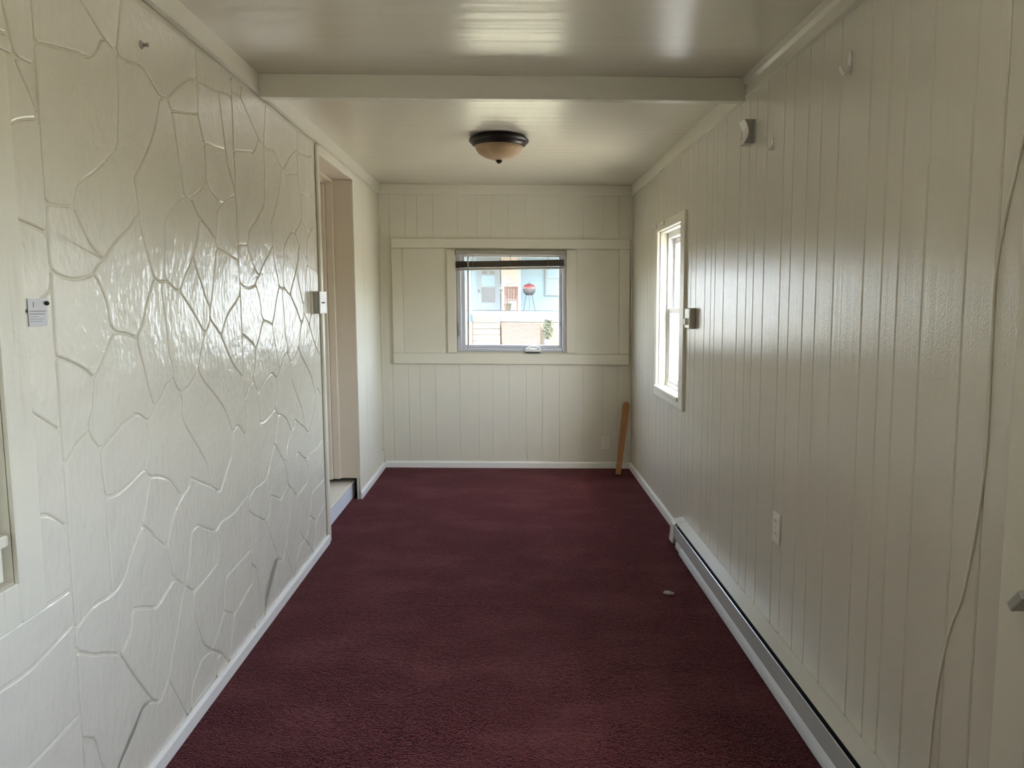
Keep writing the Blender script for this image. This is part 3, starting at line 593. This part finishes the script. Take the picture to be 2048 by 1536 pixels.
MB().tube([(XR - 0.052, 4.165, 1.268), (XR - 0.0375, 4.165, 1.268)], 0.018, 16).build('dial', M['plate'], cv, smooth=True)

t = empty('notice_card', (XL + 0.004, 1.700, 1.309)); tag(t, 'small printed white card pinned to the stone wall at the far left', 'card')
cd = B(XL + 0.0012, XL + 0.0026, 1.664, 1.731, 1.309, 1.369).build('card_sheet', M['card'], t)
for k, (zz, w_) in enumerate(((1.3405, 0.060), (1.3345, 0.055), (1.329, 0.030), (1.324, 0.050), (1.319, 0.044))):
    B(XL + 0.0027, XL + 0.0030, 1.668, 1.668 + w_, zz, zz + (0.0022 if k < 2 else 0.0012)).build('text_line', M['ink'], cd)
B(XL + 0.0027, XL + 0.0030, 1.681, 1.684, 1.350, 1.362).build('red_mark', M['red'], cd)
MB().lathe([(0, 0), (0.004, 0.0005), (0.0055, 0.004), (0.004, 0.008), (0, 0.009)], (0, 0, 0), 12).xform(Matrix.Translation((XL + 0.0027, 1.7245, 1.359)) @ Matrix.Rotation(math.pi / 2, 4, 'Y')).build('push_pin', M['dark'], t, smooth=True)

o = MB().lathe([(0, 0), (0.010, 0), (0.009, 0.004), (0.005, 0.006), (0.004, 0.016), (0.006, 0.022), (0, 0.024)], (0, 0, 0), 14).xform(Matrix.Translation((XL + 0.001, 2.267, 2.083)) @ Matrix.Rotation(math.pi / 2, 4, 'Y') @ Matrix.Scale(1.2, 4, (1, 0, 0))).build('wall_peg', M['grey'], smooth=True)
tag(o, 'small grey peg high on the stone wall under the crown board', 'peg')

def hook(label, y, z, s):
    t = empty('adhesive_hook', (XR, y, z)); tag(t, label, 'hook', 'adhesive hooks on the plank wall')
    pl = [(0.013 * s * math.cos(a), 0.036 * s * (1 if math.sin(a) > 0 else 1) * math.sin(a)) for a in [i * math.pi / 14 for i in range(28)]]
    MB().prism([(y + a, z + b) for a, b in pl], 'x', XR - 0.004 * s, XR - 0.0003).build('base', M['white'], t)
    MB().tube([(XR - 0.004 * s, y, z - 0.010 * s), (XR - 0.010 * s, y, z - 0.027 * s), (XR - 0.020 * s, y, z - 0.032 * s), (XR - 0.028 * s, y, z - 0.024 * s), (XR - 0.033 * s, y, z - 0.010 * s)], [0.006 * s, 0.007 * s, 0.0075 * s, 0.0065 * s, 0.004 * s], 10).build('hook_arm', M['white'], t, smooth=True)
hook('larger white adhesive hook near the top right of the plank wall', 2.322, 2.066, 0.92)
hook('smaller white adhesive hook just right of the curved wall bracket', 2.975, 1.966, 0.66)

t = empty('wall_bracket', (XR, 3.25, 2.03)); tag(t, 'curved grey and white bracket high on the plank wall near the beam', 'bracket')
B(XR - 0.006, XR - 0.0005, 3.195, 3.270, 2.013, 2.108, 0.002).build('back_plate', M['grey'], t)
arc = [(XR - 0.006 - (0.034 - 0.018 * math.sin(math.pi * k / 12)), 2.013 + 0.095 * k / 12) for k in range(13)]
MB().prism([(XR - 0.006, 2.013)] + arc + [(XR - 0.006, 2.108)], 'y', 3.202, 3.262).build('concave_body', M['grey'], t)
MB().prism([(x - 0.003, z) for x, z in arc] + [(x, z) for x, z in arc[::-1]], 'y', 3.200, 3.275).build('face', M['plate'], t)

def rod_bracket(label, y, z):
    t = empty('curtain_bracket', (XR - 0.014, y, z)); tag(t, label, 'bracket', 'curtain rod brackets on the narrow window')
    B(XR - 0.018, XR - 0.0145, y - 0.010, y + 0.010, z - 0.014, z + 0.014, 0.001).build('plate', M['grey'], t)
    MB().tube([(XR - 0.018, y, z), (XR - 0.034, y, z), (XR - 0.040, y, z + 0.006), (XR - 0.040, y, z + 0.014)], 0.004, 8).build('arm', M['plate'], t, smooth=True)
rod_bracket('tiny curtain rod bracket at the far top corner of the narrow window', 5.185, 1.866)
rod_bracket('tiny curtain rod bracket on the middle of the narrow window head', 4.93, 1.868)

def spline(P, n=6):
    P = [Vector(p) for p in P]; out = []
    for i in range(len(P) - 1):
        p0, p1, p2, p3 = P[max(i - 1, 0)], P[i], P[i + 1], P[min(i + 2, len(P) - 1)]
        for k in range(n):
            u = k / n
            out.append(0.5 * ((2 * p1) + (p2 - p0) * u + (2 * p0 - 5 * p1 + 4 * p2 - p3) * u * u + (3 * p1 - p0 - 3 * p2 + p3) * u ** 3))
    return out + [P[-1]]
cab = [(1.49, 1.83), (1.530, 1.678), (1.570, 1.529), (1.588, 1.42), (1.586, 1.277), (1.583, 1.067), (1.596, 0.935), (1.613, 0.831), (1.639, 0.719), (1.671, 0.648), (1.701, 0.538), (1.721, 0.417), (1.728, 0.312), (1.735, 0.20), (1.74, 0.146)]
o = MB().tube(spline([(XR - 0.0025, y, z) for y, z in cab]), 0.0028, 8).build('cable', M['cable'], smooth=True)
tag(o, 'painted over cable hanging down the right end of the plank wall', 'cable')
o = MB().tube(spline([(XR - 0.014, YB - 0.04, 0.56), (XR - 0.012, YB - 0.05, 0.40), (XR - 0.009, YB - 0.045, 0.22), (XR - 0.020, YB - 0.035, 0.13), (XR - 0.010, YB - 0.05, 0.062)]), 0.004, 8).build('cable', M['cable'], smooth=True)
tag(o, 'short pale cable in the corner behind the wooden stick', 'cable')
mm = B(-0.022, 0.022, -0.010, 0.010, -0.026, 0.026, 0.004, 2)
mm.xform(Matrix.Translation((XR - 0.024, 1.402, 0.812)) @ Matrix.Rotation(math.radians(42), 4, 'X'))
o = mm.build('latch_plate', M['grey']); tag(o, 'grey latch block cut off by the right edge of the picture', 'latch')

# leaning stick
sb, stp = Vector((0.862, 5.985, 0.010)), Vector((0.958, 6.212, 0.560))
ax = (stp - sb); Ls = ax.length; ax.normalize(); sd = Vector((1, 0, 0)); sd = (sd - ax * sd.dot(ax)).normalized(); nr = sd.cross(ax)
R = Matrix((sd, nr, ax)).transposed().to_4x4()
pr = [(-0.020, 0), (0.020, 0), (0.0235, 0.35), (0.027, Ls - 0.03), (0.022, Ls - 0.010), (0.012, Ls), (-0.012, Ls), (-0.022, Ls - 0.010), (-0.027, Ls - 0.03), (-0.0235, 0.35)]
mm = MB().prism(pr, 'y', -0.011, 0.011); bmesh.ops.bevel(mm.bm, geom=list(mm.bm.edges), offset=0.003, segments=2, affect='EDGES')
mm.xform(Matrix.Translation(sb) @ R)
o = mm.build('wooden_stick', M['wood']); tag(o, 'flat orange brown wooden stick leaning in the far right corner', 'stick')

# lint on the carpet
mm = MB(); bmesh.ops.create_icosphere(mm.bm, subdivisions=3, radius=0.017)
for v in mm.bm.verts:
    n_ = mnoise.noise(v.co * 90 + Vector((3, 1, 2))); v.co *= 1 + 0.55 * n_
    v.co.z *= 0.5; v.co.x *= 1.25
mm.xform(Matrix.Translation((0.745, 3.495, 0.010)))
o = mm.build('lint_clump', M['lint'], smooth=True); tag(o, 'small grey clump of lint lying on the burgundy carpet', 'lint')

# ------------------------------------------------------------------ blind on the end window
bd = empty('window_blind', (0, YB - 0.03, 1.60)); tag(bd, 'raised narrow slat blind bunched at the top of the end window', 'blind')
by = YB - 0.032
hr = B(-0.417, 0.457, by - 0.016, by + 0.016, 1.738, 1.772, 0.003).build('headrail', M['rail'], bd)
B(-0.424, -0.4175, by - 0.018, by + 0.018, 1.732, 1.776, 0.001).build('end_bracket', M['rail'], hr)
B(0.4575, 0.4645, by - 0.018, by + 0.018, 1.734, 1.778, 0.001).build('end_bracket', M['rail'], hr)
tilt = Matrix.Translation((0.03, by, 1.66)) @ Matrix.Rotation(math.radians(-1.3), 4, 'Y') @ Matrix.Translation((-0.03, -by, -1.66))
for k in range(15):
    z = 1.644 + 0.0034 * k; j = random.uniform(-0.002, 0.002)
    mm = MB().prism([(by - 0.0125 + j, z), (by + j, z + 0.0030), (by + 0.0125 + j, z), (by + 0.0125 + j, z + 0.0012), (by + j, z + 0.0042), (by - 0.0125 + j, z + 0.0012)], 'x', -0.418 + j, 0.450 + j)
    mm.xform(tilt).build('slat', M['slat'], bd)
B(-0.416, 0.448, by - 0.013, by + 0.013, 1.622, 1.640, 0.003).xform(tilt).build('bottom_rail', M['rail'], bd)
for x in (-0.28, 0.02, 0.32): MB().tube([(x, by - 0.0145, 1.615), (x, by - 0.015, 1.70), (x, by - 0.010, 1.738)], 0.0022, 6).build('ladder_cord', M['cord'], bd)
MB().tube([(-0.314, by - 0.030, 1.742), (-0.316, by - 0.034, 1.70), (-0.322, by - 0.026, 0.990)], [0.004, 0.0065, 0.0065], 8).build('tilt_wand', M['cord'], bd, smooth=True)
MB().tube(spline([(-0.398, by - 0.006, 1.62), (-0.402, by + 0.004, 1.40), (-0.398, by + 0.006, 1.225), (-0.406, by + 0.006, 1.15), (-0.398, by + 0.006, 1.088), (-0.388, by + 0.006, 1.14), (-0.394, by + 0.006, 1.215)]), 0.0016, 6).build('lift_cord', M['cord'], bd)

# ------------------------------------------------------------------ outdoors: lawn, house across the way
GZ = -0.33
struct(B(-30, 40, -25, 75, GZ - 0.3, GZ).build('ground', M['lawn'], origin=(0, 20, GZ)), 'dry sunlit lawn')
struct(B(XO + 0.02, 5.5, -12, 20, GZ - 0.01, GZ + 0.02).build('reflector', M['bounce_ground'], origin=(4, 1, GZ)), 'added pale driveway')  # ground strip added to bounce sunlight in through the right wall's openings
nh = empty('neighbour_house', (0, 32, GZ)); tag(nh, 'pale blue house with porch seen through the end window', 'house')
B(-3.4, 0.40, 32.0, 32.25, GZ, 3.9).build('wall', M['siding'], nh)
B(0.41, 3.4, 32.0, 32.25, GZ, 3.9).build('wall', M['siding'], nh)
B(-14, -3.41, 31.9, 32.25, GZ, 3.9).build('wall', M['glare_siding'], nh)
B(3.41, 14, 31.9, 32.25, GZ, 3.9).build('wall', M['glare_siding'], nh)
B(-0.28, 0.42, 31.93, 31.99, 1.0, 3.6).build('tan_panel', M['tan'], nh)
MB().prism([(31.6, 3.9), (37.5, 6.4), (43.4, 3.9), (43.4, 4.1), (37.5, 6.6), (31.6, 4.1)], 'x', -14.3, 14.3).build('roof', M['roof'], nh)
MB().prism([(25.2, 3.35), (31.89, 4.2), (31.89, 4.35), (25.2, 3.5)], 'x', -3.8, 3.8).build('porch_roof', M['roof'], nh)  # out of view; front edge drawn forward to shade planter and steps
B(-14, 14, 38, 43, GZ, 3.85).build('body', M['siding'], nh)
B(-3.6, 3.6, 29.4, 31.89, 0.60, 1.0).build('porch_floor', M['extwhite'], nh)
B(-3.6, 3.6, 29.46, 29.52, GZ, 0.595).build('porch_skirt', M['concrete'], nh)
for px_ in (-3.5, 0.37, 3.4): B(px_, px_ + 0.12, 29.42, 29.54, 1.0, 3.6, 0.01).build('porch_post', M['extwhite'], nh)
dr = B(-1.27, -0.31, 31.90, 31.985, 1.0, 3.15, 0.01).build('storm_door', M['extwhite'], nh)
B(-1.09, -0.54, 31.885, 31.90, 1.32, 1.93).build('lower_pane', M['extglass'], dr)
B(-1.09, -0.54, 31.885, 31.90, 1.98, 2.42).build('upper_pane', M['siding'], dr)
for a in (-1.06, -0.76): B(a, a + 0.20, 31.885, 31.90, 2.47, 2.60).build('fan_light', M['extglass'], dr)
B(-1.22, -1.18, 31.86, 31.90, 1.72, 1.84).build('door_handle', M['dark'], dr)
for xa, xb in ((1.52, 2.75),):
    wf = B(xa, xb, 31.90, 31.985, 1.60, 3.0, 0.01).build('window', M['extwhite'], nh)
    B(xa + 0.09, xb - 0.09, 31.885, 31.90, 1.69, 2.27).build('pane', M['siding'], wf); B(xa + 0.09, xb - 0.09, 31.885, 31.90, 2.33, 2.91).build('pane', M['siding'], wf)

sp = empty('front_steps', (-0.8, 28.9, GZ)); tag(sp, 'pale concrete front steps left of the brick planter outside', 'steps')
for k in range(5):
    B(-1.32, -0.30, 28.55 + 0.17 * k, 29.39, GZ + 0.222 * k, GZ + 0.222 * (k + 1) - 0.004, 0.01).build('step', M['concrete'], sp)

bp = empty('brick_planter', (0.465, 28.9, GZ)); tag(bp, 'low red brick planter in front of the porch outside', 'planter')
B(-0.245, 1.175, 28.715, 29.16, GZ, 0.555).build('core', M['mortar'], bp)
bw, bh = 0.20, 0.068
for r in range(11):
    z = GZ + 0.004 + r * 0.081; x = -0.26 - (0.5 * (bw + 0.012) if r % 2 else 0)
    while x < 1.19:
        a, b = max(x, -0.26), min(x + bw, 1.19)
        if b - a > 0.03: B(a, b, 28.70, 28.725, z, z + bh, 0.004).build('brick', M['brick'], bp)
        x += bw + 0.012

kg = empty('kettle_grill', (0.82, 30.0, 1.0)); tag(kg, 'red kettle grill standing on the porch outside', 'grill')
c = (0.82, 30.0, 1.0)
MB().lathe([(0.25, 0.86), (0.24, 0.93), (0.20, 0.99), (0.12, 1.03), (0, 1.045)], c, 24).build('lid', M['grillred'], kg, smooth=True)
MB().lathe([(0, 0.60), (0.12, 0.62), (0.20, 0.68), (0.24, 0.76), (0.25, 0.85)], c, 24).build('bowl', M['steel'], kg, smooth=True)
for a in (0.5, 2.6, 4.7): MB().tube([(c[0] + 0.13 * math.cos(a), c[1] + 0.13 * math.sin(a), c[2] + 0.66), (c[0] + 0.26 * math.cos(a), c[1] + 0.26 * math.sin(a), c[2])], 0.016, 8).build('leg', M['steel'], kg)
MB().tube([(c[0] - 0.05, c[1], c[2] + 1.04), (c[0] - 0.04, c[1], c[2] + 1.075), (c[0] + 0.04, c[1], c[2] + 1.075), (c[0] + 0.05, c[1], c[2] + 1.04)], 0.01, 8).build('handle', M['dark'], kg)

pc = empty('porch_chair', (0.10, 30.3, 1.0)); tag(pc, 'weathered wooden chair on the porch left of the white post', 'chair')
for x in (-0.14, 0.34):
    B(x, x + 0.045, 30.05, 30.10, 1.0, 1.62, 0.004).build('leg', M['chairwood'], pc); B(x, x + 0.045, 30.50, 30.55, 1.0, 1.95, 0.004).build('leg', M['chairwood'], pc)
    B(x - 0.015, x + 0.06, 30.0, 30.55, 1.625, 1.655, 0.004).build('armrest', M['chairwood'], pc)
for k in range(4): B(-0.10, 0.34, 30.05 + 0.11 * k, 30.14 + 0.11 * k, 1.39, 1.42, 0.003).build('seat_slat', M['chairwood'], pc)
for k in range(4): B(-0.08 + 0.108 * k, 0.005 + 0.108 * k, 30.47, 30.495, 1.45, 1.93, 0.003).build('back_slat', M['chairwood'], pc)
B(-0.10, 0.34, 30.505, 30.535, 1.86, 1.94, 0.004).build('top_rail', M['chairwood'], pc)

def plant(name, label, c, r, h, leafm, potm, n, seed):
    rnd = random.Random(seed); t = empty(name, c); tag(t, label, 'plant')
    MB().lathe([(0, 0), (0.11, 0), (0.15, 0.26), (0.16, 0.28), (0.14, 0.28), (0.12, 0.24), (0, 0.24)], c, 18).build('pot', potm, t, smooth=True)
    MB().tube([(c[0], c[1], c[2] + 0.22), (c[0] + 0.02, c[1], c[2] + h * 0.8)], [0.015, 0.006], 6).build('stem', M['leaf'], t)
    mm = MB()
    for k in range(n):
        a, e = rnd.uniform(0, 6.28), rnd.uniform(-1, 1); rr = r * rnd.uniform(0.3, 1)
        p = Vector((c[0] + rr * math.cos(a) * math.sqrt(1 - e * e * 0.8), c[1] + rr * math.sin(a), c[2] + 0.30 + (h - 0.30) * (0.5 + 0.5 * e)))
        d = Vector((rnd.uniform(-1, 1), rnd.uniform(-1, 1), rnd.uniform(-0.3, 1))).normalized() * 0.085; s_ = d.cross(Vector((rnd.uniform(-1, 1), rnd.uniform(-1, 1), 1))).normalized() * 0.028
        q = [mm.bm.verts.new(p), mm.bm.verts.new(p + d * 0.5 + s_), mm.bm.verts.new(p + d), mm.bm.verts.new(p + d * 0.5 - s_)]; mm.bm.faces.new(q)
    tag(mm.build('foliage', leafm, t), kind='stuff')
plant('potted_plant', 'dark leafy potted plant right of the brick planter outside', (1.46, 28.6, GZ + 0.02), 0.20, 1.0, M['leaf'], M['extwhite'], 260, 3)
plant('potted_plant', 'white flowering potted plant beside the storm door outside', (-0.02, 31.2, 1.0), 0.30, 1.35, M['petal'], M['concrete'], 320, 4)
pb = empty('banded_post', (-1.41, 28.5, GZ)); tag(pb, 'thin post banded white blue and faded red outside at the left of the pane', 'post')
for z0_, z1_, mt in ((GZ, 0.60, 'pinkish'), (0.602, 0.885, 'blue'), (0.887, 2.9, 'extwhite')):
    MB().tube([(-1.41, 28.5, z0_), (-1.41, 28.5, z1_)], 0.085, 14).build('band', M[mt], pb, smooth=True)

# light portals that guide sampling of the daylight through the three windows
def portal(name, loc, size, size_y, rot):
    l = bpy.data.lights.new(name, 'AREA'); l.shape = 'RECTANGLE'; l.size = size; l.size_y = size_y
    try: l.cycles.is_portal = True
    except Exception: return
    o = bpy.data.objects.new(name, l); COL.objects.link(o); o.location = loc; o.rotation_euler = rot
portal('daylight_portal', (XR + 0.145, (WY0 + WY1) / 2, (WZ0 + WZ1) / 2), WZ1 - WZ0, WY1 - WY0, (0, math.pi / 2, 0))
portal('daylight_portal', (XR + 0.145, (VY0 + VY1) / 2, (VZ0 + VZ1) / 2), VZ1 - VZ0, VY1 - VY0, (0, math.pi / 2, 0))
portal('daylight_portal', ((GX0 + GX1) / 2, YB + 0.145, (GZ0 + GZ1) / 2), GX1 - GX0, GZ1 - GZ0, (-math.pi / 2, 0, 0))
